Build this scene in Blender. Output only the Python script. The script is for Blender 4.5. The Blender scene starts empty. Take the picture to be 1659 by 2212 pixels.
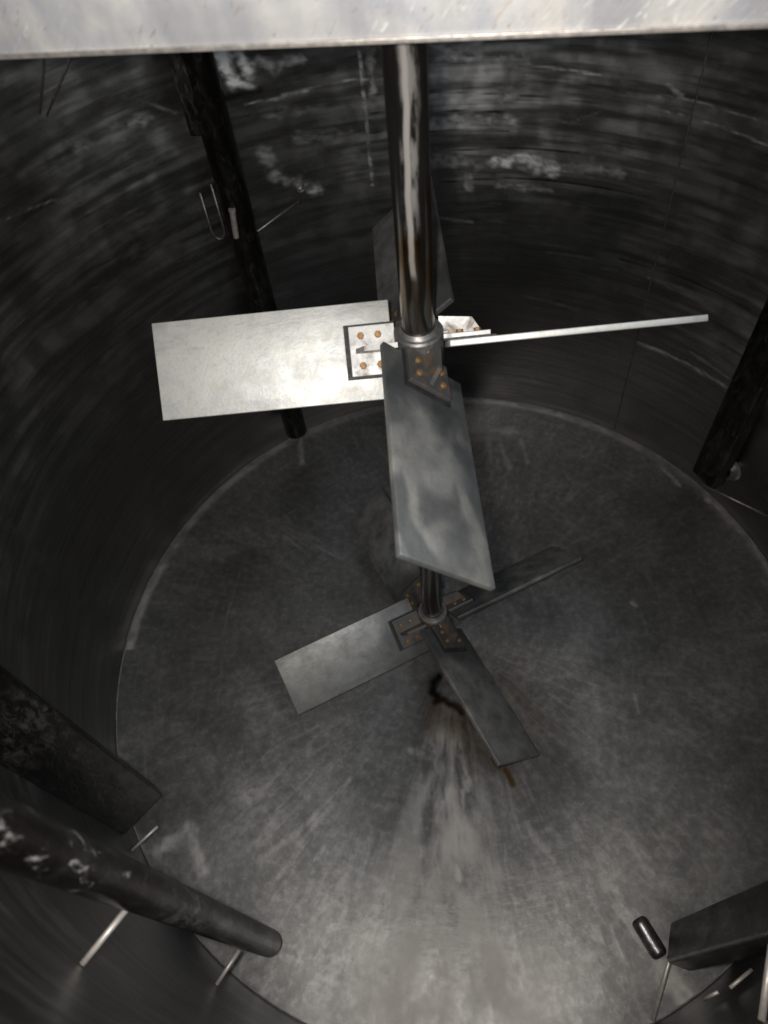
import bpy, bmesh, math, random
import numpy as np
from mathutils import Vector, Matrix

# ---------------------------------------------------------------- camera, world, lamp, exposure
scene = bpy.context.scene
COL = scene.collection
scene.render.engine = 'CYCLES'
cam_d = bpy.data.cameras.new('camera')
cam = bpy.data.objects.new('camera', cam_d); COL.objects.link(cam)
cam_d.sensor_fit = 'VERTICAL'; cam_d.sensor_height = 24.0; cam_d.lens = 24.0 * 1501.37 / 2212.0
cam_d.dof.use_dof = True; cam_d.dof.focus_distance = 1.45; cam_d.dof.aperture_fstop = 2.2
cam_d.clip_start = 0.01; cam_d.clip_end = 100
CP = Vector((0.0, -0.91565, 1.90026))
YAW, PITCH, ROLL = -0.105315, 0.935968, -0.135369
fw = Vector((math.sin(YAW)*math.cos(PITCH), math.cos(YAW)*math.cos(PITCH), -math.sin(PITCH)))
rt0 = Vector((math.cos(YAW), -math.sin(YAW), 0)); up0 = rt0.cross(fw)
rt = rt0*math.cos(ROLL) + up0*math.sin(ROLL); up = -rt0*math.sin(ROLL) + up0*math.cos(ROLL)
M = Matrix((rt, up, -fw)).transposed().to_4x4(); M.translation = CP
cam.matrix_world = M
scene.camera = cam

world = bpy.data.worlds.new('World'); scene.world = world; world.use_nodes = True
bg = world.node_tree.nodes['Background']
bg.inputs['Color'].default_value = (0.80, 0.88, 1.0, 1); bg.inputs['Strength'].default_value = 0.035

def area(name, loc, target, size, power, color):
    L = bpy.data.lights.new(name, 'AREA'); L.shape = 'DISK'; L.size = size; L.energy = power; L.color = color
    o = bpy.data.objects.new(name, L); COL.objects.link(o); o.location = loc
    o.rotation_euler = (Vector(target)-Vector(loc)).to_track_quat('-Z', 'Y').to_euler()
    return o
# hand lamp held beside the camera, and the dim room lamp above the open tank
area('hand_lamp', CP + rt*(-0.05) + up*0.02, (0.0, -0.05, 0.6), 0.05, 12.5, (1.0, 0.965, 0.91))
area('room_lamp', (1.5, -1.0, 3.6), (0.0, 0.0, 0.6), 0.9, 18.0, (0.72, 0.86, 1.0))

scene.view_settings.view_transform = 'Standard'; scene.view_settings.look = 'None'
scene.view_settings.exposure = 0.0; scene.view_settings.gamma = 1.0

# ---------------------------------------------------------------- constants
CX = 0.05287            # tank axis (the shaft stands slightly off centre, at x = 0)
TOP = 1.60
Z1, T1 = 1.11579, 0.050424
Z2, T2 = 0.13834, 0.448223
RI, RO, BW, PA = 0.0453, 0.4468, 0.16407, 0.71758
RS = 0.0272

# ---------------------------------------------------------------- helpers
def link(name, bm, mat, parent=None, smooth=False):
    me = bpy.data.meshes.new(name); bm.normal_update(); bm.to_mesh(me); bm.free()
    if mat: me.materials.append(mat)
    if smooth:
        for f in me.polygons: f.use_smooth = True
    o = bpy.data.objects.new(name, me); COL.objects.link(o)
    if parent is not None: o.parent = parent
    return o
def thing(name, loc, label, cat, group=None):
    o = bpy.data.objects.new(name, None); COL.objects.link(o); o.location = loc
    o['label'] = label; o['category'] = cat
    if group: o['group'] = group
    return o
def box(bm, c, ax, ay, az, bevel=0.0):
    """oriented box: centre c, half-extent vectors ax, ay, az"""
    c = Vector(c); vs = []
    for sx in (-1, 1):
        for sy in (-1, 1):
            for sz in (-1, 1): vs.append(bm.verts.new(c + ax*sx + ay*sy + az*sz))
    fs = [(0,1,3,2),(4,6,7,5),(0,4,5,1),(2,3,7,6),(0,2,6,4),(1,5,7,3)]
    faces = [bm.faces.new([vs[i] for i in f]) for f in fs]
    bmesh.ops.recalc_face_normals(bm, faces=faces)
    if bevel:
        es = list({e for f in faces for e in f.edges})
        bmesh.ops.bevel(bm, geom=es, offset=bevel, segments=2, affect='EDGES', profile=0.5)
def frame_of(d):
    d = d.normalized(); a = Vector((0,0,1)) if abs(d.z) < 0.9 else Vector((1,0,0))
    u = d.cross(a).normalized(); return u, d.cross(u).normalized()
def tube(bm, p0, p1, r, n=24, r1=None, caps=True):
    p0 = Vector(p0); p1 = Vector(p1); u, v = frame_of(p1-p0); r1 = r if r1 is None else r1
    A = [bm.verts.new(p0 + (u*math.cos(2*math.pi*i/n) + v*math.sin(2*math.pi*i/n))*r) for i in range(n)]
    B = [bm.verts.new(p1 + (u*math.cos(2*math.pi*i/n) + v*math.sin(2*math.pi*i/n))*r1) for i in range(n)]
    fs = [bm.faces.new((A[i], A[(i+1) % n], B[(i+1) % n], B[i])) for i in range(n)]
    if caps: fs.append(bm.faces.new(A[::-1])); fs.append(bm.faces.new(B))
    bmesh.ops.recalc_face_normals(bm, faces=fs)
def lathe(bm, prof, centre, n=48, closed=False):
    """profile [(r, z)] around the vertical through centre"""
    cx, cy = centre; rings = []
    for r, z in prof:
        rings.append([bm.verts.new((cx + r*math.cos(2*math.pi*i/n), cy + r*math.sin(2*math.pi*i/n), z)) for i in range(n)])
    m = len(rings); fs = []
    for k in range(m if closed else m-1):
        A, B = rings[k], rings[(k+1) % m]
        for i in range(n): fs.append(bm.faces.new((A[i], A[(i+1) % n], B[(i+1) % n], B[i])))
    bmesh.ops.recalc_face_normals(bm, faces=fs)
def auto_smooth(o, deg=35):
    me = o.data
    for f in me.polygons: f.use_smooth = True
    bm = bmesh.new(); bm.from_mesh(me)
    for e in bm.edges:
        if len(e.link_faces) == 2 and e.calc_face_angle(0) > math.radians(deg): e.smooth = False
    bm.to_mesh(me); bm.free(); return o
def torus_path(bm, pts, r, n=10):
    """rod along a polyline"""
    pts = [Vector(p) for p in pts]; rings = []
    for i, p in enumerate(pts):
        d = (pts[min(i+1, len(pts)-1)] - pts[max(i-1, 0)]); u, v = frame_of(d)
        if rings:
            u = (pu - d.normalized()*pu.dot(d.normalized())).normalized(); v = d.normalized().cross(u)
        pu = u
        rings.append([bm.verts.new(p + (u*math.cos(2*math.pi*k/n) + v*math.sin(2*math.pi*k/n))*r) for k in range(n)])
    fs = []
    for A, B in zip(rings, rings[1:]):
        for k in range(n): fs.append(bm.faces.new((A[k], A[(k+1) % n], B[(k+1) % n], B[k])))
    fs.append(bm.faces.new(rings[0][::-1])); fs.append(bm.faces.new(rings[-1]))
    bmesh.ops.recalc_face_normals(bm, faces=fs)

# ---------------------------------------------------------------- numpy noise for stains and painted highlights
def vnoise(u, v, seed):
    rs = np.random.RandomState(seed); T = rs.rand(256, 256)
    iu = np.floor(u).astype(int); iv = np.floor(v).astype(int); fu = u-iu; fv = v-iv
    fu = fu*fu*(3-2*fu); fv = fv*fv*(3-2*fv)
    a = T[iu % 256, iv % 256]; b = T[(iu+1) % 256, iv % 256]; c = T[iu % 256, (iv+1) % 256]; d = T[(iu+1) % 256, (iv+1) % 256]
    return (a*(1-fu)+b*fu)*(1-fv) + (c*(1-fu)+d*fu)*fv
def fbm(u, v, seed, octv=4):
    s = 0; a = 1; t = 0
    for k in range(octv):
        s = s + a*vnoise(u*2**k, v*2**k, seed+k); t += a; a *= 0.55
    return s/t
def sstep(a, b, x):
    t = np.clip((x-a)/(b-a), 0, 1); return t*t*(3-2*t)
def paint(U, V, marks, chan, seed, fx, fy, dark_w=0.9):
    """soft ragged marks along polylines in surface coordinates (metres)"""
    n1 = fbm(U*fx, V*fy, seed, 4); n2 = fbm(U*fx*3, V*fy*3, seed+9, 3)
    for pts, w, inten, ch in marks:
        hw = w*(0.5 if ch == 0 else dark_w); P = np.array(pts, dtype=float)
        lo = P.min(0)-w*1.3; hi = P.max(0)+w*1.3
        idx = np.nonzero((U > lo[0]) & (U < hi[0]) & (V > lo[1]) & (V < hi[1]))[0]
        if not len(idx): continue
        u = U[idx]; v = V[idx]; best = np.full(len(idx), 1e9)
        if len(P) == 1: best = np.hypot(u-P[0, 0], v-P[0, 1])
        for A, B in zip(P[:-1], P[1:]):
            d = B-A; L2 = max(d@d, 1e-9); t = np.clip(((u-A[0])*d[0]+(v-A[1])*d[1])/L2, 0, 1)
            best = np.minimum(best, np.hypot(u-A[0]-d[0]*t, v-A[1]-d[1]*t))
        e = best/hw + (n1[idx]-0.5)*(2.0 if ch == 0 else 1.0)*min(1.0, 0.35 + w/0.03*0.65)
        m = (1-sstep(0.0, 1.5, e)) * inten * ((1.15 if w > 0.014 else 0.62) if ch == 0 else 1.0) * ((0.1 + 1.7*n2[idx]) if ch == 0 else (0.8 + 0.6*n2[idx]))
        chan[idx, ch] = np.maximum(chan[idx, ch], np.clip(m, 0, 1))
def grid_object(name, X, Y, Z, chan, mat, wrap=True):
    """X, Y, Z are (nu, nv) arrays, u wraps"""
    nu, nv = X.shape
    co = np.stack([X, Y, Z], -1).reshape(-1, 3).astype(np.float32)
    I, J = np.meshgrid(np.arange(nu if wrap else nu-1), np.arange(nv-1), indexing='ij')
    I2 = (I+1) % nu
    q = np.stack([I*nv+J, I2*nv+J, I2*nv+J+1, I*nv+J+1], -1).reshape(-1, 4).astype(np.int32)
    me = bpy.data.meshes.new(name)
    me.vertices.add(len(co)); me.vertices.foreach_set('co', co.ravel())
    me.loops.add(q.size); me.loops.foreach_set('vertex_index', q.ravel())
    me.polygons.add(len(q)); me.polygons.foreach_set('loop_start', np.arange(0, q.size, 4, dtype=np.int32))
    me.update(calc_edges=True)
    me.polygons.foreach_set('use_smooth', np.ones(len(q), dtype=bool))
    at = me.color_attributes.new('marks', 'FLOAT_COLOR', 'POINT')
    c4 = np.ones((len(co), 4), np.float32); c4[:, :3] = chan; at.data.foreach_set('color', c4.ravel())
    me.materials.append(mat)
    o = bpy.data.objects.new(name, me); COL.objects.link(o); return o

# ---------------------------------------------------------------- material helpers
class NT:
    def __init__(s, name):
        s.m = bpy.data.materials.new(name); s.m.use_nodes = True; s.t = s.m.node_tree; s.b = s.t.nodes['Principled BSDF']
    def n(s, typ, **kw):
        nd = s.t.nodes.new(typ)
        for k, v in kw.items(): setattr(nd, k, v)
        return nd
    def l(s, a, b): s.t.links.new(a, b)
    def put(s, x, sock):
        if isinstance(x, (int, float)): sock.default_value = x
        elif isinstance(x, tuple): sock.default_value = x if len(x) == len(sock.default_value) else (*x, 1)
        else: s.l(x, sock)
    def math(s, op, a, b=0.0, clamp=False):
        nd = s.n('ShaderNodeMath', operation=op, use_clamp=clamp); s.put(a, nd.inputs[0]); s.put(b, nd.inputs[1]); return nd.outputs[0]
    def coord(s, what='Object'): return s.n('ShaderNodeTexCoord').outputs[what]
    def mapping(s, vec, scale=(1,1,1), loc=(0,0,0), rot=(0,0,0)):
        nd = s.n('ShaderNodeMapping'); s.l(vec, nd.inputs[0]); nd.inputs['Scale'].default_value = scale
        nd.inputs['Location'].default_value = loc; nd.inputs['Rotation'].default_value = rot; return nd.outputs[0]
    def noise(s, vec, scale, detail=4, rough=0.6, dist=0.0):
        nd = s.n('ShaderNodeTexNoise'); s.l(vec, nd.inputs['Vector']); nd.inputs['Scale'].default_value = scale
        nd.inputs['Detail'].default_value = detail; nd.inputs['Roughness'].default_value = rough; nd.inputs['Distortion'].default_value = dist
        return nd.outputs['Fac']
    def ramp(s, x, a, b, lo=0.0, hi=1.0):
        nd = s.n('ShaderNodeMapRange'); nd.interpolation_type = 'SMOOTHSTEP'; s.l(x, nd.inputs['Value'])
        nd.inputs['From Min'].default_value = a; nd.inputs['From Max'].default_value = b
        nd.inputs['To Min'].default_value = lo; nd.inputs['To Max'].default_value = hi; return nd.outputs[0]
    def mix(s, f, a, b):
        nd = s.n('ShaderNodeMix', data_type='RGBA'); s.put(f, nd.inputs['Factor']); s.put(a, nd.inputs['A']); s.put(b, nd.inputs['B'])
        return nd.outputs['Result']
    def mixf(s, f, a, b):
        nd = s.n('ShaderNodeMix', data_type='FLOAT'); s.put(f, nd.inputs[0]); s.put(a, nd.inputs[2]); s.put(b, nd.inputs[3]); return nd.outputs[0]
    def bump(s, h, strength, dist=0.001):
        nd = s.n('ShaderNodeBump'); s.l(h, nd.inputs['Height']); nd.inputs['Strength'].default_value = strength
        nd.inputs['Distance'].default_value = dist; return nd.outputs[0]
    def out(s, base=None, rough=None, metal=None, normal=None, aniso=None, tangent=None):
        for k, v in (('Base Color', base), ('Roughness', rough), ('Metallic', metal), ('Anisotropic', aniso)):
            if v is not None: s.put(v, s.b.inputs[k])
        if normal is not None: s.l(normal, s.b.inputs['Normal'])
        if tangent is not None: s.l(tangent, s.b.inputs['Tangent'])
        return s.m

def mat_wall():
    s = NT('brushed_dark_steel_wall'); oc = s.coord()
    sp = s.n('ShaderNodeSeparateXYZ'); s.l(oc, sp.inputs[0])
    az = s.math('ARCTAN2', sp.outputs[1], sp.outputs[0])
    cb = s.n('ShaderNodeCombineXYZ'); s.l(az, cb.inputs[0]); s.l(sp.outputs[2], cb.inputs[1]); uv = cb.outputs[0]
    brush = s.noise(s.mapping(uv, (2.2, 150, 1)), 1.0, 5, 0.7)
    band = s.noise(s.mapping(uv, (1.3, 26, 1)), 1.0, 4, 0.65, 0.3)
    blot = s.noise(s.mapping(oc, (1, 1, 1)), 5.0, 6, 0.62, 0.5)
    scr = s.noise(s.mapping(uv, (9, 240, 1), rot=(0, 0, 0.012)), 1.0, 2, 0.8)
    at = s.n('ShaderNodeAttribute', attribute_name='marks')
    sc = s.n('ShaderNodeSeparateColor'); s.l(at.outputs['Color'], sc.inputs[0]); R, G, B = sc.outputs
    film = s.math('MULTIPLY', s.ramp(blot, 0.25, 0.8), s.ramp(band, 0.2, 0.8))
    base = s.mix(film, (0.20, 0.196, 0.194), (0.36, 0.352, 0.35))
    base = s.mix(s.ramp(brush, 0.35, 0.8, 0, 0.6), base, (0.085, 0.08, 0.076))
    base = s.mix(s.math('MULTIPLY', s.ramp(scr, 0.60, 0.80), 0.35), base, (0.6, 0.58, 0.56))
    gr = s.noise(s.mapping(uv, (120, 190, 1)), 1.0, 3, 0.7); base = s.mix(s.ramp(gr, 0.4, 0.75, 0, 0.4), base, (0.10, 0.095, 0.09))
    base = s.mix(R, base, (0.72, 0.705, 0.70)); base = s.mix(G, base, (0.03, 0.028, 0.026)); base = s.mix(B, base, (0.16, 0.10, 0.06))
    rough = s.ramp(brush, 0.2, 0.9, 0.28, 0.46); rough = s.mixf(R, rough, 0.75)
    metal = s.mixf(R, 1.0, 0.05)
    h = s.math('ADD', brush, s.math('MULTIPLY', blot, 1.4)); nrm = s.bump(h, 0.35, 0.0012)
    tg = s.n('ShaderNodeTangent', direction_type='RADIAL', axis='Z').outputs[0]
    return s.out(base, rough, metal, nrm, 0.55, tg)

def mat_floor():
    s = NT('scuffed_steel_floor'); oc = s.coord()
    sp = s.n('ShaderNodeSeparateXYZ'); s.l(oc, sp.inputs[0])
    az = s.math('ARCTAN2', sp.outputs[1], sp.outputs[0])
    rr = s.math('SQRT', s.math('ADD', s.math('MULTIPLY', sp.outputs[0], sp.outputs[0]), s.math('MULTIPLY', sp.outputs[1], sp.outputs[1])))
    cb = s.n('ShaderNodeCombineXYZ'); s.l(rr, cb.inputs[0]); s.l(az, cb.inputs[1]); uv = cb.outputs[0]
    arc = s.noise(s.mapping(uv, (42, 2.2, 1)), 1.0, 5, 0.68, 0.2)
    fine = s.noise(s.mapping(uv, (170, 4, 1)), 1.0, 3, 0.7)
    blot = s.noise(oc, 4.0, 7, 0.62, 0.6); speck = s.noise(oc, 48, 6, 0.72)
    at = s.n('ShaderNodeAttribute', attribute_name='marks')
    sc = s.n('ShaderNodeSeparateColor'); s.l(at.outputs['Color'], sc.inputs[0]); R, G, B = sc.outputs
    base = s.mix(s.ramp(blot, 0.3, 0.75), (0.145, 0.142, 0.138), (0.235, 0.228, 0.222))
    rad = s.noise(s.mapping(uv, (7.0, 17, 1)), 1.0, 5, 0.62, 0.8); rad2 = s.noise(s.mapping(uv, (17, 38, 1), loc=(3, 1, 0)), 1.0, 4, 0.65, 0.5)
    pm = s.ramp(s.noise(s.mapping(oc, loc=(4, 4, 1)), 2.6, 4, 0.6), 0.38, 0.62)
    base = s.mix(s.ramp(arc, 0.45, 0.85, 0, 0.25), base, (0.46, 0.44, 0.42))
    base = s.mix(s.math('MULTIPLY', s.ramp(rad, 0.42, 0.78, 0, 0.55), pm), base, (0.50, 0.475, 0.455)); base = s.mix(s.ramp(rad2, 0.5, 0.8, 0, 0.4), base, (0.13, 0.125, 0.12))
    base = s.mix(s.ramp(speck, 0.42, 0.7, 0, 0.55), base, (0.10, 0.097, 0.093)); base = s.mix(s.ramp(speck, 0.5, 0.3, 0, 0.4), base, (0.38, 0.36, 0.34))
    base = s.mix(R, base, (0.58, 0.545, 0.51)); base = s.mix(G, base, (0.012, 0.014, 0.016)); base = s.mix(B, base, (0.10, 0.055, 0.02))
    rough = s.ramp(blot, 0.3, 0.8, 0.36, 0.52); rough = s.mixf(R, rough, 0.7); rough = s.mixf(G, rough, 0.25)
    metal = s.mixf(R, 0.62, 0.3)
    h = s.math('ADD', s.math('MULTIPLY', arc, 0.35), s.math('ADD', s.math('MULTIPLY', s.math('ADD', rad, rad2), 0.45), s.math('MULTIPLY', blot, 2.5)))
    tg = s.n('ShaderNodeTangent', direction_type='RADIAL', axis='Z').outputs[0]
    return s.out(base, rough, metal, s.bump(h, 0.35, 0.0014), 0.6, tg)

def mat_blade():
    s = NT('cloudy_blade_steel'); oc = s.coord()
    big = s.noise(oc, 9.0, 5, 0.55, 0.7); mid = s.noise(s.mapping(oc, loc=(3, 1, 7)), 26, 5, 0.6, 0.3); fine = s.noise(oc, 160, 3, 0.6)
    drip = s.noise(s.mapping(oc, (1, 1.7, 1.7), loc=(7.3, 2.1, 0.4)), 8.0, 2, 0.4, 0.7)
    base = s.mix(s.ramp(big, 0.3, 0.7), (0.62, 0.63, 0.62), (0.80, 0.78, 0.73))
    base = s.mix(s.ramp(mid, 0.45, 0.75, 0, 0.45), base, (0.60, 0.55, 0.48))
    smu = s.noise(s.mapping(oc, (5, 16, 16), loc=(1, 5, 2)), 1.0, 6, 0.7, 0.8)
    base = s.mix(s.ramp(smu, 0.50, 0.66, 0, 0.38), base, (0.34, 0.35, 0.37)); base = s.mix(s.ramp(fine, 0.5, 0.75, 0, 0.25), base, (0.40, 0.38, 0.35))
    wa = s.n('ShaderNodeAttribute', attribute_type='OBJECT', attribute_name='drip_cool_light'); drip_cool_light = s.math('MULTIPLY', s.ramp(drip, 0.40, 0.58), wa.outputs['Fac'])
    base = s.mix(s.math('MULTIPLY', drip_cool_light, 0.55), base, (0.17, 0.205, 0.24))  # drip stains; their blue tint paints in the cool ambient light
    da = s.n('ShaderNodeAttribute', attribute_type='OBJECT', attribute_name='dirt_shade'); sm = s.noise(oc, 20, 5, 0.6, 0.2)
    sx = s.n('ShaderNodeSeparateXYZ'); s.l(oc, sx.inputs[0])          # darker towards the hub
    hub_dark = s.math('MULTIPLY', s.ramp(s.math('ADD', sx.outputs[0], s.math('MULTIPLY', s.math('SUBTRACT', big, 0.5), 0.16)), 0.24, 0.13), s.math('MULTIPLY', da.outputs['Fac'], 0.75))
    base = s.mix(hub_dark, base, (0.05, 0.055, 0.062))
    base = s.mix(s.math('MULTIPLY', da.outputs['Fac'], s.ramp(sm, 0.1, 0.8, 1.0, 0.6)), base, (0.045, 0.045, 0.046))
    rough = s.ramp(mid, 0.25, 0.8, 0.5, 0.68); rough = s.mixf(drip_cool_light, rough, 0.42)
    h = s.math('ADD', s.math('MULTIPLY', big, 3.0), fine)
    return s.out(base, rough, 0.62, s.bump(h, 0.28, 0.0012))

def mat_bracket():
    s = NT('rust_tinged_bracket_steel'); oc = s.coord()
    a = s.noise(oc, 38, 5, 0.6, 0.4)
    base = s.mix(s.ramp(a, 0.56, 0.78), (0.44, 0.43, 0.42), (0.30, 0.18, 0.09))
    da = s.n('ShaderNodeAttribute', attribute_type='OBJECT', attribute_name='dirt_shade'); base = s.mix(da.outputs['Fac'], base, s.mix(s.ramp(a, 0.48, 0.62), (0.07, 0.07, 0.07), (0.09, 0.05, 0.022)))
    return s.out(base, s.ramp(a, 0.3, 0.8, 0.4, 0.7), s.ramp(a, 0.5, 0.78, 0.7, 0.2), s.bump(a, 0.3, 0.001))

def mat_simple(name, c0, c1, scale, r0, r1, metal, bump=0.25, c2=None, t2=0.62, dirt_shade=False):
    s = NT(name); oc = s.coord(); a = s.noise(oc, scale, 5, 0.62, 0.3); b = s.noise(s.mapping(oc, loc=(5, 3, 2)), scale*2.3, 5, 0.6)
    base = s.mix(s.ramp(a, 0.3, 0.72), c0, c1); m = metal
    if c2 is not None:
        f = s.ramp(b, t2, t2+0.05); base = s.mix(f, base, c2); m = s.mixf(f, metal, 0.1)
    if dirt_shade:
        da = s.n('ShaderNodeAttribute', attribute_type='OBJECT', attribute_name='dirt_shade'); base = s.mix(s.math('MULTIPLY', da.outputs['Fac'], 0.65), base, (0.09, 0.06, 0.035))
    return s.out(base, s.ramp(b, 0.3, 0.8, r0, r1), m, s.bump(a, bump, 0.001))

def mat_shaft():
    s = NT('polished_shaft_steel'); oc = s.coord()
    lg = s.noise(s.mapping(oc, (9, 9, 1.6)), 1.0, 4, 0.6, 0.4); fine = s.noise(s.mapping(oc, (60, 60, 8)), 1.0, 4, 0.6)
    sp = s.n('ShaderNodeSeparateXYZ'); s.l(oc, sp.inputs[0])
    blotch = s.noise(s.mapping(oc, (14, 14, 5), loc=(2, 0, 0.3)), 1.0, 3, 0.6)
    brown = s.math('MULTIPLY', s.ramp(blotch, 0.48, 0.62), s.math('MULTIPLY', s.ramp(sp.outputs[2], 1.16, 1.24), s.ramp(sp.outputs[2], 1.48, 1.36)))
    # the pale wavy run down the front of the shaft
    wob = s.math('MULTIPLY', s.math('SUBTRACT', s.noise(s.mapping(oc, (0, 0, 5.5)), 1.0, 3, 0.5), 0.5), 0.020)
    dx = s.math('ABSOLUTE', s.math('SUBTRACT', sp.outputs[0], s.math('ADD', wob, -0.003)))
    run = s.math('MULTIPLY', s.ramp(dx, 0.0060, 0.0022), s.math('MULTIPLY', s.ramp(sp.outputs[1], -0.008, -0.014), s.ramp(sp.outputs[2], 1.26, 1.28)))
    run = s.math('MULTIPLY', run, s.ramp(lg, 0.3, 0.6, 0.35, 0.85))
    smr = s.math('MULTIPLY', s.ramp(s.math('ABSOLUTE', s.math('SUBTRACT', sp.outputs[0], s.math('MULTIPLY', wob, 1.6))), 0.014, 0.008), s.math('MULTIPLY', s.ramp(sp.outputs[1], -0.004, -0.012), s.ramp(sp.outputs[2], 1.30, 1.40)))
    smr = s.math('MULTIPLY', smr, s.ramp(s.noise(s.mapping(oc, (70, 70, 14)), 1.0, 4, 0.6), 0.42, 0.6, 0, 0.55))
    run = s.math('MAXIMUM', run, smr)
    base = s.mix(s.ramp(lg, 0.3, 0.7), (0.13, 0.122, 0.112), (0.30, 0.285, 0.27)); base = s.mix(brown, base, (0.16, 0.10, 0.045))
    base = s.mix(run, base, (0.36, 0.34, 0.32))
    rough = s.mixf(run, s.ramp(fine, 0.2, 0.8, 0.17, 0.27), 0.7)
    return s.out(base, rough, s.mixf(run, 0.97, 0.1), s.bump(s.math('ADD', lg, s.math('MULTIPLY', fine, 0.3)), 0.4, 0.003))

def mat_pipe():
    s = NT('stained_dark_pipe_steel'); oc = s.coord()
    a = s.noise(s.mapping(oc, (1, 1, 0.3)), 26, 6, 0.66, 0.5); b = s.noise(s.mapping(oc, (1, 1, 0.45), rot=(0.2, 0, 0)), 60, 6, 0.68, 0.5)
    big = s.noise(s.mapping(oc, loc=(2, 2, 5)), 7, 5, 0.6, 0.5)
    sp = s.n('ShaderNodeSeparateXYZ'); s.l(oc, sp.inputs[0])
    base = s.mix(s.ramp(a, 0.38, 0.66), (0.022, 0.021, 0.020), (0.12, 0.115, 0.11))
    base = s.mix(s.ramp(b, 0.50, 0.70, 0, 0.7), base, (0.26, 0.255, 0.25))
    base = s.mix(s.ramp(big, 0.42, 0.62, 0, 0.75), base, (0.030, 0.022, 0.017))
    so = s.n('ShaderNodeAttribute', attribute_type='OBJECT', attribute_name='painted_shade'); base = s.mix(so.outputs['Fac'], base, s.mix(s.ramp(b, 0.5, 0.72), (0.010, 0.009, 0.009), (0.045, 0.04, 0.038)))  # shade put into the base colour of the wall uprights
    hi = s.ramp(sp.outputs[2], 0.90, 1.06)
    ring = s.math('MULTIPLY', s.ramp(s.math('ABSOLUTE', s.math('SUBTRACT', sp.outputs[2], s.math('ADD', 0.70, s.math('MULTIPLY', big, 0.05)))), 0.17, 0.01), s.ramp(b, 0.40, 0.64, 0, 0.6))
    at = s.n('ShaderNodeAttribute', attribute_type='OBJECT', attribute_name='crust')
    f = s.math('MULTIPLY', s.math('MAXIMUM', s.math('MULTIPLY', s.ramp(b, 0.56, 0.70), s.math('MULTIPLY', hi, s.ramp(big, 0.38, 0.5))), ring), at.outputs['Fac'])
    base = s.mix(f, base, (0.52, 0.49, 0.47))
    return s.out(base, s.mixf(f, s.ramp(a, 0.3, 0.8, 0.30, 0.55), 0.8), s.mixf(f, 0.85, 0.1), s.bump(s.math('ADD', s.math('ADD', a, b), s.math('MULTIPLY', f, 1.2)), 0.6, 0.002))

def mat_beam():
    s = NT('scratched_bright_beam_steel'); oc = s.coord()
    br = s.noise(s.mapping(oc, (3, 60, 60)), 1.0, 4, 0.65); bl = s.noise(oc, 14, 5, 0.6, 0.5)
    sc = s.noise(s.mapping(s.mapping(oc, rot=(0, 0.9, 0)), (45, 60, 200)), 1.0, 2, 0.6, 0.6)
    base = s.mix(s.ramp(bl, 0.3, 0.75), (0.62, 0.63, 0.67), (0.86, 0.82, 0.76))
    st = s.noise(s.mapping(oc, (9, 9, 3)), 1.0, 4, 0.6, 0.4)
    base = s.mix(s.ramp(st, 0.40, 0.66, 0, 0.75), base, (0.44, 0.44, 0.47))
    cl = s.ramp(s.noise(s.mapping(oc, loc=(6, 2, 0)), 7.0, 3, 0.5), 0.45, 0.62)
    base = s.mix(s.math('MULTIPLY', s.ramp(sc, 0.62, 0.70), cl), base, (0.97, 0.95, 0.92))
    base = s.mix(s.ramp(sc, 0.36, 0.29, 0, 0.6), base, (0.42, 0.34, 0.26))
    return s.out(base, s.ramp(bl, 0.3, 0.8, 0.40, 0.58), 0.25, s.bump(s.math('ADD', s.math('ADD', br, bl), s.math('MULTIPLY', sc, 2.0)), 0.35, 0.001))

M_wall = mat_wall(); M_floor = mat_floor(); M_blade = mat_blade(); M_brkt = mat_bracket(); M_shaft = mat_shaft(); M_pipe = mat_pipe(); M_beam = mat_beam()
M_bolt = mat_simple('rusty_bolt', (0.28, 0.13, 0.045), (0.46, 0.27, 0.11), 120, 0.5, 0.75, 0.25, 0.5, dirt_shade=True)
M_hub = mat_simple('grey_hub_steel', (0.16, 0.155, 0.15), (0.30, 0.285, 0.27), 40, 0.42, 0.6, 0.7, 0.3, (0.18, 0.08, 0.03), 0.66)
M_gap = mat_simple('black_gap_outline', (0.015, 0.015, 0.015), (0.03, 0.028, 0.026), 50, 0.5, 0.8, 0.0)
M_rod = mat_simple('pale_rod_steel', (0.55, 0.50, 0.46), (0.72, 0.66, 0.60), 60, 0.4, 0.6, 0.45, 0.2)
M_dull = mat_simple('dull_rod_steel', (0.22, 0.21, 0.20), (0.36, 0.34, 0.32), 60, 0.35, 0.55, 0.8, 0.2)
M_rim = mat_simple('rim_weld_steel', (0.13, 0.125, 0.12), (0.24, 0.23, 0.22), 40, 0.5, 0.7, 0.25, 0.4)
M_stub = mat_simple('dark_glossy_stub', (0.12, 0.12, 0.12), (0.34, 0.33, 0.32), 60, 0.34, 0.5, 0.9, 0.6)
M_weld = mat_simple('weld_bead', (0.42, 0.39, 0.37), (0.66, 0.60, 0.54), 70, 0.4, 0.6, 0.7, 0.6)
M_seam = mat_simple('dull_weld_seam', (0.12, 0.115, 0.11), (0.22, 0.21, 0.20), 70, 0.4, 0.6, 0.8, 0.6)
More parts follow.
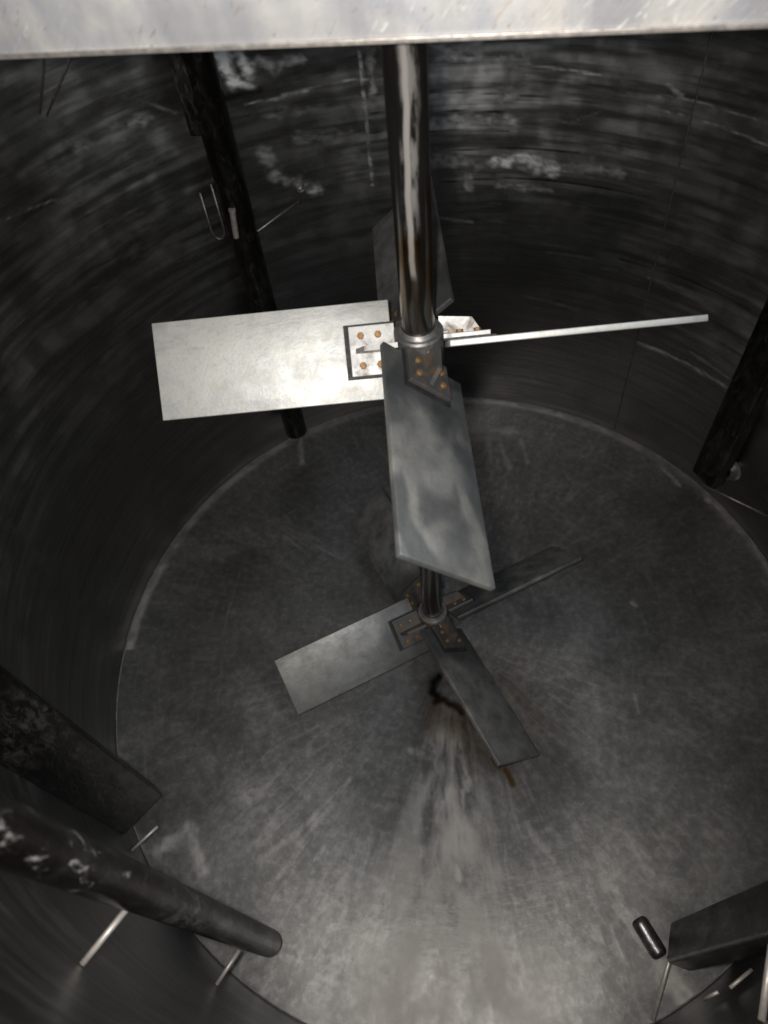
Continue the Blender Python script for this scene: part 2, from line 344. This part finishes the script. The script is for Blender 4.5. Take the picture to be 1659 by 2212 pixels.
WALL_MARKS=[([(2.0638, 1.2602), (2.0547, 1.2019)], 0.0393, 0.9, 0), ([(2.0179, 1.252), (2.0067, 1.205)], 0.0342, 0.75, 0), ([(1.9777, 1.2281), (1.9376, 1.1992)], 0.0345, 0.35, 0), ([(2.0554, 1.1991), (2.0022, 1.1752)], 0.0185, 0.7, 0), ([(1.929, 1.2125), (1.8769, 1.212)], 0.024, 0.4, 0), ([(2.034, 1.1445), (1.9393, 1.1348), (1.8419, 1.1422), (1.7589, 1.1428), (1.7124, 1.136)], 0.0095, 0.7, 0), ([(1.9384, 1.1389), (1.8538, 1.1424)], 0.0122, 0.5, 0), ([(1.7333, 1.2031), (1.7342, 1.1305), (1.7316, 1.0406), (1.7337, 0.9438), (1.7322, 0.865)], 0.0126, 0.8, 0), ([(1.7063, 1.1994), (1.7083, 1.1051)], 0.0273, 0.35, 0), ([(1.5368, 1.1773), (1.4467, 1.1777)], 0.06, 0.5, 0), ([(1.4235, 1.1567), (1.3228, 1.1612)], 0.0273, 0.35, 0), ([(1.4344, 1.1435), (1.3327, 1.1458), (1.2313, 1.1389), (1.1415, 1.1322)], 0.0082, 0.8, 0), ([(1.1415, 1.1322), (1.0508, 1.1201)], 0.0122, 0.35, 0), ([(1.5385, 1.0708), (1.3496, 1.0657)], 0.0473, 0.35, 0), ([(1.5454, 1.0173), (1.3459, 1.0125)], 0.0506, 0.42, 0), ([(1.5431, 1.1416), (1.3877, 1.1197)], 0.0096, 0.3, 0), ([(1.3827, 0.911), (1.2382, 0.9021)], 0.0516, 0.75, 0), ([(1.2317, 0.9002), (1.0541, 0.9106)], 0.0369, 0.28, 0), ([(1.5472, 0.9155), (1.4013, 0.9044)], 0.0488, 0.3, 0), ([(1.4638, 0.8592), (1.4608, 0.8321)], 0.0321, 0.4, 0), ([(1.3726, 0.8391), (1.2303, 0.8326)], 0.0262, 0.35, 0), ([(0.7405, 1.1017), (0.8498, 1.1062), (0.9491, 1.1089), (1.025, 1.1034), (1.0426, 1.0925), (1.0354, 1.08), (0.9737, 1.0756), (0.8604, 1.0702), (0.724, 1.0594)], 0.0067, 0.55, 0), ([(1.1278, 1.0526), (1.1927, 1.0213), (1.2619, 1.0068), (1.3477, 1.0377)], 0.0056, 0.35, 0), ([(2.3676, 1.2028), (2.2756, 1.1887)], 0.0379, 0.3, 0), ([(2.4584, 1.195), (2.3566, 1.173)], 0.0424, 0.22, 0), ([(2.2824, 1.231), (2.2073, 1.1754)], 0.0102, 0.35, 0), ([(2.4987, 1.354), (2.4143, 1.3011)], 0.012, 0.3, 0), ([(2.0059, 1.1098), (1.8392, 1.0825)], 0.0408, 0.2, 0), ([(2.0146, 1.0203), (1.9908, 0.9517)], 0.0552, 0.3, 0), ([(1.9683, 0.9323), (1.8954, 0.8929)], 0.048, 0.45, 0), ([(1.9227, 1.0315), (1.7745, 1.0123)], 0.0361, 0.2, 0), ([(2.7051, 1.1566), (2.5606, 1.1294)], 0.006, 0.35, 0), ([(2.5653, 1.0992), (2.5748, 0.9873)], 0.0075, 0.25, 0), ([(2.795, 0.9641), (2.5967, 0.9506)], 0.0062, 0.2, 0), ([(1.0487, 1.1842), (1.0403, 1.1708)], 0.0133, 0.35, 0), ([(1.0013, 1.1421), (0.9509, 1.1156)], 0.016, 0.3, 0), ([(1.5572, 0.7443), (1.4479, 0.725)], 0.0149, 0.2, 0), ([(0.9158, 0.6342), (0.7218, 0.6429), (0.5806, 0.6478)], 0.0116, 0.35, 0), ([(0.9384, 0.6415), (1.0527, 0.6217)], 0.009, 0.2, 0), ([(0.8922, 0.4088), (0.7838, 0.4097), (0.5604, 0.4131)], 0.0154, 0.35, 0), ([(0.7351, 0.4557), (0.5716, 0.4408)], 0.0121, 0.4, 0), ([(0.8577, 0.626), (0.6911, 0.6362)], 0.0117, 0.3, 0), ([(1.2225, 0.6412), (1.0844, 0.6448)], 0.0121, 0.2, 0), ([(1.2786, 0.475), (1.0985, 0.4588)], 0.0126, 0.2, 0), ([(-2.1068, 1.0951), (-2.0256, 1.0684), (-1.9779, 1.0327)], 0.0049, 0.2, 0), ([(-2.126, 1.0115), (-2.0414, 0.9312)], 0.0041, 0.25, 0), ([(-2.0441, 1.1771), (-1.9796, 1.1839)], 0.0049, 0.25, 0), ([(1.7159, 1.1007), (1.55, 1.0883), (1.362, 1.0766), (1.1306, 1.0685)], 0.0041, 0.6, 1), ([(1.7202, 1.0563), (1.551, 1.0433), (1.3593, 1.0341)], 0.0042, 0.8, 1), ([(1.7249, 1.0077), (1.552, 0.9916), (1.3563, 0.9876)], 0.0042, 0.8, 1), ([(1.5532, 0.9351), (1.3534, 0.9429), (1.1697, 0.9441)], 0.0043, 0.7, 1), ([(1.5419, 0.8493), (1.3481, 0.86), (1.0947, 0.8614), (0.9446, 0.8629)], 0.0057, 0.8, 1), ([(2.0877, 1.1698), (1.9926, 1.1656)], 0.0265, 0.6, 1), ([(1.9418, 1.1797), (1.8019, 1.1729)], 0.0215, 0.4, 1), ([(1.3658, 1.1353), (1.0801, 1.1009)], 0.0136, 0.4, 1), ([(2.1005, 1.1256), (1.957, 1.1085)], 0.0107, 0.5, 1), ([(1.0056, 0.6657), (0.787, 0.6715), (0.6184, 0.6696)], 0.0072, 0.6, 1)]  # residue and hoops, plus lamp reflections behind the shaft painted as pale marks
FLOOR_MARKS=[([(0.0088, -0.1203), (-0.0053, -0.1366)], 0.0165, 1, 1), ([(-0.0053, -0.1366), (-0.0119, -0.1667), (0.0056, -0.1836)], 0.0195, 1, 1), ([(-0.0053, -0.194), (0.0159, -0.1867), (0.0357, -0.2035)], 0.015, 1, 1), ([(0.0358, -0.2008), (0.0532, -0.2121)], 0.0165, 1, 1), ([(0.0532, -0.2121), (0.0663, -0.2284)], 0.012, 1, 1), ([(0.1399, -0.3544), (0.1512, -0.3764)], 0.0093, 1, 2), ([(0.1718, -0.3877), (0.1858, -0.4244)], 0.0118, 1, 2), ([(-0.0075, -0.2391), (0.0683, -0.2545)], 0.0671, 0.5, 2), ([(0.206, -0.1526), (0.257, -0.2606)], 0.0816, 0.25, 2), ([(0.0656, -0.2928), (0.1519, -0.3693)], 0.0398, 0.35, 2), ([(0.0539, -0.2798), (0.0682, -0.4261)], 0.0291, 0.45, 0), ([(-0.0225, -0.2902), (0.0086, -0.413)], 0.0344, 0.3, 0), ([(0.0554, -0.4374), (0.0498, -0.5159)], 0.0208, 0.4, 0), ([(-0.0002, -0.4647), (-0.0047, -0.4815)], 0.0182, 0.7, 0), ([(0.0261, -0.6109), (0.032, -0.6415)], 0.0179, 0.85, 0), ([(0.0291, -0.6515), (0.1016, -0.8211)], 0.0178, 0.4, 0), ([(-0.0223, -0.7797), (-0.0095, -0.8378)], 0.0507, 0.5, 0), ([(-0.0645, -0.5991), (-0.0485, -0.7657)], 0.023, 0.3, 0), ([(-0.0266, -0.8637), (-0.019, -0.9142)], 0.0507, 0.35, 0), ([(-0.0128, -0.3526), (-0.0867, -0.3259)], 0.0185, 0.3, 0), ([(0.5979, 0.0908), (0.607, 0.0825)], 0.0134, 0.8, 0), ([(0.2212, 0.8336), (0.3518, 0.8005)], 0.0414, 0.5, 0), ([(0.2337, 0.787), (0.2308, 0.6667)], 0.0235, 0.35, 0), ([(0.3478, 0.7671), (0.3589, 0.6576)], 0.0202, 0.4, 0), ([(0.2717, 0.7506), (0.2927, 0.6412)], 0.02, 0.3, 0), ([(0.807, 0.6049), (0.848, 0.5215)], 0.017, 0.4, 0), ([(0.6802, 0.5933), (0.7066, 0.5711)], 0.0117, 0.4, 0), ([(0.9214, 0.4585), (0.987, 0.3797)], 0.0234, 0.6, 0), ([(0.987, 0.3797), (1.0247, 0.1867)], 0.023, 0.35, 0), ([(-0.729, -0.5607), (-0.658, -0.5124), (-0.6062, -0.6108)], 0.0327, 0.5, 0), ([(-0.6469, -0.6515), (-0.5551, -0.7223)], 0.0348, 0.3, 0), ([(0.4776, -0.8413), (0.5169, -0.8837)], 0.0524, 0.5, 0), ([(-0.6173, 0.2734), (-0.6414, 0.1057), (-0.6433, 0.0113)], 0.006, 0.35, 0), ([(-0.5709, 0.4173), (-0.4505, 0.507)], 0.0064, 0.3, 0), ([(-0.8295, -0.2788), (-0.7789, -0.4643)], 0.0071, 0.2, 0), ([(-0.6351, -0.0493), (-0.6312, -0.178)], 0.0058, 0.25, 0), ([(0.3999, -0.6717), (0.373, -0.6418)], 0.0182, 0.35, 0), ([(-0.3654, -0.5184), (-0.2365, -0.3949)], 0.0132, 0.3, 0), ([(-0.3743, -0.5618), (-0.3069, -0.4861)], 0.0131, 0.3, 0), ([(-0.4664, -0.5921), (-0.3766, -0.5292)], 0.0185, 0.3, 0), ([(-0.3057, -0.7443), (-0.2538, -0.6371)], 0.0155, 0.3, 0), ([(0.1846, -0.2323), (0.2321, -0.3594)], 0.0107, 0.25, 0), ([(0.5448, -0.1918), (0.546, -0.2442)], 0.0098, 0.4, 0), ([(-0.4576, 0.8516), (-0.445, 0.715)], 0.0207, 0.4, 0)]  # stains and scratches, plus the far lamp highlight painted as pale patches
# ---------------------------------------------------------------- tank wall and floor
NU, NV = 1300, 330
A = np.linspace(-math.pi, math.pi, NU, endpoint=False); Zs = np.linspace(0.0, TOP, NV)
AA, ZZ = np.meshgrid(A, Zs, indexing='ij')
ch = np.zeros((NU*NV, 3)); paint(AA.ravel(), ZZ.ravel(), WALL_MARKS, ch, 11, 22, 40, 0.4)
spk = fbm(AA.ravel()*16, ZZ.ravel()*60, 71, 4); pat = fbm(AA.ravel()*3, ZZ.ravel()*4, 90, 3)
ch[:, 0] = np.maximum(ch[:, 0], 0.14*sstep(0.5, 0.8, spk)*sstep(0.45, 0.65, pat)*sstep(0.3, 0.9, ZZ.ravel()))
az_, z_ = AA.ravel(), ZZ.ravel()
for a0, sa, za, zb, g in ((80, 30, 0.66, 1.0, 0.50), (86, 8, 0.85, 1.02, 0.78), (135, 18, 0.75, 1.1, 0.30), (57, 16, 0.70, 1.05, 0.24), (30, 32, 0.2, 0.6, 0.20), (165, 34, 0.35, 0.9, 0.15), (100, 120, 0.40, 0.9, 0.13), (-130, 60, 0.2, 0.8, 0.17)):  # pale fields; those behind the shaft are lamp reflection put into the colour
    reg = np.exp(-((az_-math.radians(a0))/math.radians(sa))**2) * sstep(za, zb, z_ + 0.12*(fbm(az_*5, z_*7, 140, 3)-0.5))
    ch[:, 0] = np.maximum(ch[:, 0], g*reg*(0.55 + 0.6*sstep(0.30, 0.75, fbm(az_*19, z_*15, 150, 5)))*(0.30+0.9*sstep(0.25, 0.75, fbm(az_*5, z_*60, 160, 5))))
wall_o = grid_object('tank_wall', np.cos(AA), np.sin(AA), ZZ, ch, M_wall)
wall_o.location = (CX, 0, 0); wall_o['kind'] = 'structure'
so = wall_o.modifiers.new('shell', 'SOLIDIFY'); so.thickness = 0.012; so.offset = 1.0
NR = 260
RR_, A2 = np.meshgrid(np.linspace(0.0005, 1.0, NR), A, indexing='ij'); RR_ = RR_.T; A2 = A2.T
ch = np.zeros((NU*NR, 3)); X = RR_*np.cos(A2); Y = RR_*np.sin(A2)
paint((X+CX).ravel(), Y.ravel(), FLOOR_MARKS, ch, 31, 30, 24)
ang = np.degrees(A2.ravel()); rv = RR_.ravel(); nz = fbm(ang*0.35, rv*30, 201, 4)
win = np.exp(-((ang-68)/22)**2) + 0.55*np.exp(-((ang-130)/35)**2) + 0.6*np.exp(-((ang-176)/22)**2) + 0.4*np.exp(-((ang-20)/20)**2)
ch[:, 0] = np.maximum(ch[:, 0], np.clip(win, 0, 1)*sstep(0.962, 0.985, rv)*(0.35+0.65*sstep(0.25, 0.65, nz)))
hl_streak = np.exp(-((ang+94)/13)**2)*sstep(0.12, 0.3, rv)  # lamp highlight wedge running toward the camera, painted into the floor colour
ch[:, 0] = np.maximum(ch[:, 0], 0.85*hl_streak*(0.08+0.92*sstep(0.30, 0.75, fbm(ang*0.30, rv*11, 221, 5)))*(0.4+0.9*fbm(X.ravel()*16, Y.ravel()*16, 225, 4)))
ch[:, 1] = np.maximum(ch[:, 1], 0.16*sstep(0.5, 0.75, fbm(X.ravel()*4, Y.ravel()*4, 231, 5)))
und = 0.0022*(fbm(X*3+9, Y*3+9, 5, 3)-0.5)*sstep(1.0, 0.9, RR_)
floor_o = grid_object('tank_floor', X, Y, und, ch, M_floor)
floor_o.location = (CX, 0, 0); floor_o['kind'] = 'structure'
bm = bmesh.new(); N = 720; rings = []
rnd = random.Random(4)
for i in range(N):
    a = 2*math.pi*i/N; rr = 0.0030 + 0.0009*rnd.random(); ring = []
    for k in range(6):
        t = math.pi/2*k/5
        q = 0.9995 - rr*(1-math.sin(t)) ; z = rr*(1-math.cos(t))
        ring.append(bm.verts.new((q*math.cos(a), q*math.sin(a), z+0.0012)))
    rings.append(ring)
for i in range(N):
    P, Q = rings[i], rings[(i+1) % N]
    for k in range(5): bm.faces.new((P[k], P[k+1], Q[k+1], Q[k]))
link('rim_weld', bm, M_rim, floor_o, True)
bm = bmesh.new(); pts = []
for k in range(90):
    z = 0.02 + 1.57*k/89; a = math.radians(51.3 + 1.5*k/89) + 0.001*math.sin(k*2.1)
    pts.append((0.9985*math.cos(a), 0.9985*math.sin(a), z))
torus_path(bm, pts, 0.0022, 8); link('weld_seam', bm, M_seam, wall_o, True)

# ---------------------------------------------------------------- agitator
ag = thing('agitator', (0, 0, 0.06), 'tall steel shaft in the tank centre with two four-bladed impellers', 'agitator')
O = Vector((0, 0, 0.06))
bm = bmesh.new(); lathe(bm, [(0.0001, 0.075-O.z), (RS, 0.075-O.z), (RS, 1.598-O.z), (0.0001, 1.598-O.z)], (0, 0), 64)
sh = auto_smooth(link('shaft', bm, M_shaft, ag)); sh.location = (0, 0, 0)
# shift so the shaft material reads world heights
for v in sh.data.vertices: v.co.z += O.z
sh.location = (0, 0, -O.z)
def hub(z):
    bm = bmesh.new(); rh = 0.041
    lathe(bm, [(RS+0.0004, -0.062), (rh-0.003, -0.062), (rh, -0.059), (rh, 0.034), (rh-0.0025, 0.0375), (RS+0.006, 0.038), (RS+0.0004, 0.044)], (0, 0), 64)
    h = auto_smooth(link('hub', bm, M_hub, ag), 30); h.location = Vector((0, 0, z))-O
    for a in (-1.15, 0.25):
        d = Vector((math.cos(a), math.sin(a), 0)); bm = bmesh.new()
        tube(bm, d*(rh-0.004)+Vector((0, 0, 0.018)), d*(rh+0.009)+Vector((0, 0, 0.018)), 0.0042, 12)
        link('set_screw', bm, M_rod, h)
    return h
hub(Z1); hub(Z2)
def make_blade():
    """blade along +X of its own frame, pitched: Y = towards the low edge"""
    e = Vector((1, 0, 0)); hv = Vector((0, -math.cos(PA), math.sin(PA))); nn = e.cross(hv)
    if nn.z < 0: nn = -nn
    bm = bmesh.new(); nx, ny = 40, 16; th = 0.0052
    box(bm, e*(RI+RO)/2, e*(RO-RI)/2, hv*BW/2, nn*th, 0.0014)
    b = auto_smooth(link('blade', bm, M_blade, ag), 50)
    bm = bmesh.new(); box(bm, e*0.0815+nn*(th+0.0016), e*0.0425, hv*0.0455, nn*0.0016)  # dark sheet added to paint the shaded gap round the mounting plate
    link('gap_outline', bm, M_gap, b)
    bm = bmesh.new(); box(bm, e*0.0775+nn*(th+0.0032+0.004), e*0.0385+e*0.0, hv*0.0415, nn*0.004, 0.001)
    link('mounting_plate', bm, M_brkt, b)
    t2 = th+0.0112; bm = bmesh.new()
    P = [e*0.036+nn*t2, e*0.106+nn*t2, e*0.091+nn*(t2+0.024), e*0.036+nn*(t2+0.030)]
    L = [bm.verts.new(p+hv*0.0042) for p in P]; R = [bm.verts.new(p-hv*0.0042) for p in P]
    fs = [bm.faces.new(L), bm.faces.new(R[::-1])] + [bm.faces.new((L[i], R[i], R[(i+1) % 4], L[(i+1) % 4])) for i in range(4)]
    bmesh.ops.recalc_face_normals(bm, faces=fs)
    link('stiffening_rib', bm, M_brkt, b)
    for x in (0.067, 0.096):
        for s in (-1, 1):
            c = e*x + hv*0.0245*s + nn*t2; bm = bmesh.new(); tube(bm, c, c+nn*0.0055, 0.0062, 6)
            bmesh.ops.bevel(bm, geom=bm.edges[:], offset=0.0008, segments=1, affect='EDGES'); link('bolt_head', bm, M_bolt, b)
    return b
proto = make_blade(); kids = list(proto.children)
first = True
for z, t in ((Z1, T1), (Z2, T2)):
    for k in range(4):
        if first: b = proto; first = False
        else:
            b = proto.copy(); COL.objects.link(b); b.parent = ag
            for c in kids:
                d = c.copy(); COL.objects.link(d); d.parent = b
        b.location = Vector((0, 0, z))-O; b.rotation_euler = (0, 0, math.pi + t + k*math.pi/2)
        b['drip_cool_light'] = 1.0 if (k == 1 and z == Z1) else 0.0
        b['dirt_shade'] = {0: 0.0, 1: 0.74, 2: 0.0, 3: 1.0}[k] if z == Z1 else {0: 0.70, 1: 0.93, 2: 1.0, 3: 1.0}[k]  # dirt, plus shade painted on the blade turned from the lamp
        for c in b.children: c['dirt_shade'] = {0: 0.0, 1: 0.75, 2: 0.0, 3: 0.9}[k] if z == Z1 else 0.85

# ---------------------------------------------------------------- support beam
b0 = Vector((-0.458, -0.035)); b1 = Vector((0.355, -0.137)); d = (b1-b0).normalized(); nb = Vector((-d.y, d.x))
mid = b0 + d*((Vector((CX, 0))-b0).dot(d)); D3 = Vector((d.x, d.y, 0)); N3 = Vector((nb.x, nb.y, 0))
bt = thing('support_beam', (mid.x, mid.y, TOP), 'bright scratched steel beam crossing the open tank above the shaft', 'beam')
bm = bmesh.new(); H = 0.075
box(bm, N3*0.105+Vector((0, 0, H+0.0015)), D3*1.09, N3*0.102, Vector((0, 0, H)), 0.004)
auto_smooth(link('beam_body', bm, M_beam, bt), 40)
bm = bmesh.new(); box(bm, N3*0.0015+Vector((0, 0, 0.0042)), D3*1.088, N3*0.0016, Vector((0, 0, 0.0026)), 0.0008); link('beam_lip', bm, M_weld, bt)

# ---------------------------------------------------------------- vertical pipes along the wall
PR = 0.0375
def strut(bm, a, b, r): tube(bm, a, b, r, 12)
def pipe(x, y, z0, label, rods, crust=0.0, joints=(), PR=PR):
    t = thing('baffle_pipe', (x, y, z0), label, 'pipe', 'vertical pipes standing along the tank wall')
    o = Vector((x, y, z0)); bm = bmesh.new(); zt = TOP-0.03
    lathe(bm, [(PR, 0.002), (PR, zt-z0), (PR-0.004, zt-z0), (PR-0.004, 0.0), (PR-0.001, 0.0)], (0, 0), 56, True)
    body = auto_smooth(link('pipe_body', bm, M_pipe, t)); body['crust'] = crust
    for v in body.data.vertices: v.co.z += z0
    body.location = (0, 0, -z0)
    for zj in joints:
        bm = bmesh.new(); lathe(bm, [(PR+0.0002, zj-0.007-z0), (PR+0.0007, zj-0.002-z0), (PR+0.0006, zj+0.003-z0), (PR+0.0002, zj+0.007-z0)], (0, 0), 48)
        link('joint_weld', bm, M_pipe, t, True)
    for a, b, r, m in rods:
        bm = bmesh.new(); strut(bm, Vector(a)-o, Vector(b)-o, r); link('support_rod', bm, m, t, True)
    return t
def channel(label, u, l, dep, rods, crust=0.0, painted_shade=0.45):
    """rectangular tube whose face between plan points u and l looks into the tank"""
    u = Vector(u); l = Vector(l); w = (u-l).normalized(); h = (u-l).length/2; q = Vector((w.y, -w.x))
    if q.dot((u+l)/2) < 0: q = -q
    c = (u+l)/2 + q*dep/2
    o = Vector((c.x, c.y, 0.10)); t = thing('baffle_pipe', o, label, 'pipe', 'vertical pipes standing along the tank wall')
    W3 = Vector((w.x, w.y, 0)); Q3 = Vector((q.x, q.y, 0)); hz = (TOP-0.03-o.z)/2
    bm = bmesh.new(); box(bm, (0, 0, hz), W3*h, Q3*dep/2, Vector((0, 0, hz)), 0.007)
    body = auto_smooth(link('pipe_body', bm, M_pipe, t), 50); body['crust'] = crust; body['painted_shade'] = painted_shade
    for v in body.data.vertices: v.co.z += o.z
    body.location = (0, 0, -o.z)
    for a, b, r, m in rods:
        bm = bmesh.new(); strut(bm, Vector(a)-o, Vector(b)-o, r); link('support_rod', bm, m, t, True)
    return t
def wl(az, z, r=0.9985): return (CX + r*math.cos(math.radians(az)), r*math.sin(math.radians(az)), z)
t = pipe(-0.402, -0.776, 0.10, 'dark round pipe with white crust at the lower left, nearest the camera',
     [((-0.413, -0.799, 0.903), wl(-120.7, 0.903), 0.0042, M_rod), ((-0.417, -0.803, 0.298), wl(-120.6, 0.298), 0.0042, M_rod)], 1.0, (), 0.0275)
t = channel('broad black square tube at the left edge behind the white crusted pipe', (-0.706, -0.452), (-0.786, -0.548), 0.045,
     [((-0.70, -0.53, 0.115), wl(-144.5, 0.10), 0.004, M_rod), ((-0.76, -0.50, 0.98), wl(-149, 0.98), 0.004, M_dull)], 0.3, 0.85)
t = pipe(-0.452, 0.780, 0.10, 'dark pipe with clamps at the upper left against the back wall',
     [((-0.418, 0.795, 0.867), wl(111.6, 0.867), 0.003, M_dull), ((-0.46, 0.81, 0.13), wl(121, 0.13), 0.004, M_rod)], 0.0, ())
bp = t; bp.children[0]['painted_shade'] = 0.6; o = Vector((-0.452, 0.780, 0.10))
bm = bmesh.new(); pts = []
for k in range(15):                                   # U clamp hanging beside the pipe
    q = math.pi*k/14; pts.append(Vector((-0.062-0.017*math.cos(q), -0.012, 0.80-0.030*math.sin(q))))
pts = [pts[0]+Vector((0, 0, 0.10))] + pts + [pts[-1]+Vector((0, 0, 0.12))]
torus_path(bm, pts, 0.0035, 8); link('u_clamp', bm, M_seam, bp, True)
bm = bmesh.new(); tube(bm, Vector((-0.010, -0.0425, 0.79)), Vector((-0.002, -0.0425, 0.862)), 0.0075, 14)
tube(bm, Vector((-0.002, -0.0425, 0.8622)), Vector((-0.0015, -0.0425, 0.868)), 0.009, 14); auto_smooth(link('clamp_bolt', bm, M_weld, bp))
bm = bmesh.new(); box(bm, Vector((-0.036, -0.027, 1.17)), Vector((0.019, 0, 0)), Vector((0, 0.005, 0)), Vector((0, 0, 0.145)), 0.004)
bmesh.ops.translate(bm, verts=bm.verts[:], vec=(0, 0, 0.02)); link('clamp_plate', bm, M_pipe, bp)
t = channel('black square tube at the right edge standing against the wall', (0.851, 0.505), (0.893, 0.418), 0.05,
     [((0.855, 0.42, 0.136), wl(16.9, 0.136), 0.0035, M_dull), ((0.89, 0.48, 0.75), wl(33, 0.75), 0.004, M_dull)])
t = channel('dark square tube at the lower right corner with pale rods to the wall', (0.484, -0.745), (0.457, -0.820), 0.05,
     [((0.505, -0.752, 0.085), (0.4225, -0.920, 0.03), 0.0048, M_rod), ((0.484, -0.818, 0.64), wl(-67.0, 0.62), 0.0055, M_rod)])

# ---------------------------------------------------------------- small fittings
bm = bmesh.new(); ax = Vector((0.036, -0.076, 0.0)); Ls = ax.length; ax.normalize(); u_, v_ = frame_of(ax); rings = []; rs_ = 0.0195
for k in range(16):                                   # a short tube with rounded shoulders
    q = math.pi/2*(k if k < 8 else 15-k)/7; px = 0.012*(1-math.cos(q)); pr = rs_-0.012+0.012*math.sin(q)
    if k >= 8: px = Ls-px
    rings.append([bm.verts.new(ax*px + (u_*math.cos(2*math.pi*i/32)+v_*math.sin(2*math.pi*i/32))*pr) for i in range(32)])
rings = sorted(rings, key=lambda R: (sum((w.co for w in R), Vector())/32).dot(ax))
for P_, Q_ in zip(rings, rings[1:]):
    for i in range(32): bm.faces.new((P_[i], P_[(i+1) % 32], Q_[(i+1) % 32], Q_[i]))
bm.faces.new(rings[0][::-1]); bm.faces.new(rings[-1]); bmesh.ops.recalc_face_normals(bm, faces=bm.faces[:])
s_ = auto_smooth(link('outlet_stub', bm, M_stub), 80); s_.location = (0.433, -0.730, 0.021)
s_['label'] = 'short dark rounded tube stub lying on the floor at the lower right pipe foot'; s_['category'] = 'pipe stub'
def rod_obj(p0, p1, r, mat, label, name='wall_rod', group=None):
    p0 = Vector(p0); p1 = Vector(p1); bm = bmesh.new(); tube(bm, Vector((0, 0, 0)), p1-p0, r, 10)
    o = link(name, bm, mat, None, True); o.location = p0; o['label'] = label; o['category'] = 'rod'
    if group: o['group'] = group
    return o
rod_obj(wl(-62.0, 0.289, 0.986), wl(-58.7, 0.285, 0.986), 0.0035, M_rod, 'short pale rod on the wall in the bottom right corner, tilted up to the right')
rod_obj(wl(-62.6, 0.246, 0.986), wl(-64.0, 0.215, 0.986), 0.0035, M_rod, 'tiny pale rod stub just left of the tilted rod in the bottom right corner')
rod_obj(wl(143.8, 1.288, 0.998), (-0.640, 0.540, 1.46), 0.0022, M_dull, 'thin wire at the top left wall, left one of the V pair', 'wall_wire')
rod_obj(wl(143.1, 1.279, 0.998), (-0.590, 0.585, 1.44), 0.0022, M_dull, 'thin wire at the top left wall, right one of the V pair', 'wall_wire')
def fitting(az, z, R, label, name, cat):
    t = thing(name, wl(az, z, 1.0), label, cat); t.rotation_euler = (0, 0, math.radians(az)+math.pi)
    bm = bmesh.new(); n = 40
    prof = [(R*0.55, 0.0), (R*0.55, 0.018), (R*0.62, 0.022), (R*0.8, 0.022), (R*0.86, 0.018), (R*0.9, 0.006), (R*1.15, 0.001)]
    rings = [[bm.verts.new((x, r*math.cos(2*math.pi*i/n), r*math.sin(2*math.pi*i/n))) for i in range(n)] for r, x in prof]
    fs = [bm.faces.new((P[i], P[(i+1) % n], Q[(i+1) % n], Q[i])) for P, Q in zip(rings, rings[1:]) for i in range(n)]
    bmesh.ops.recalc_face_normals(bm, faces=fs); auto_smooth(link('socket_ring', bm, M_dull, t), 40)
    bm = bmesh.new(); tube(bm, Vector((-0.002, 0, 0)), Vector((0.014, 0, 0)), R*0.42, 6); link('plug', bm, M_rod if R < 0.02 else M_hub, t)
    return t
fitting(27.3, 0.161, 0.036, 'round dark socket on the wall beside the right pipe foot', 'wall_socket', 'socket')
fitting(111.1, 0.911, 0.014, 'small bright plug on the back wall right of the clamped pipe', 'wall_plug', 'plug')
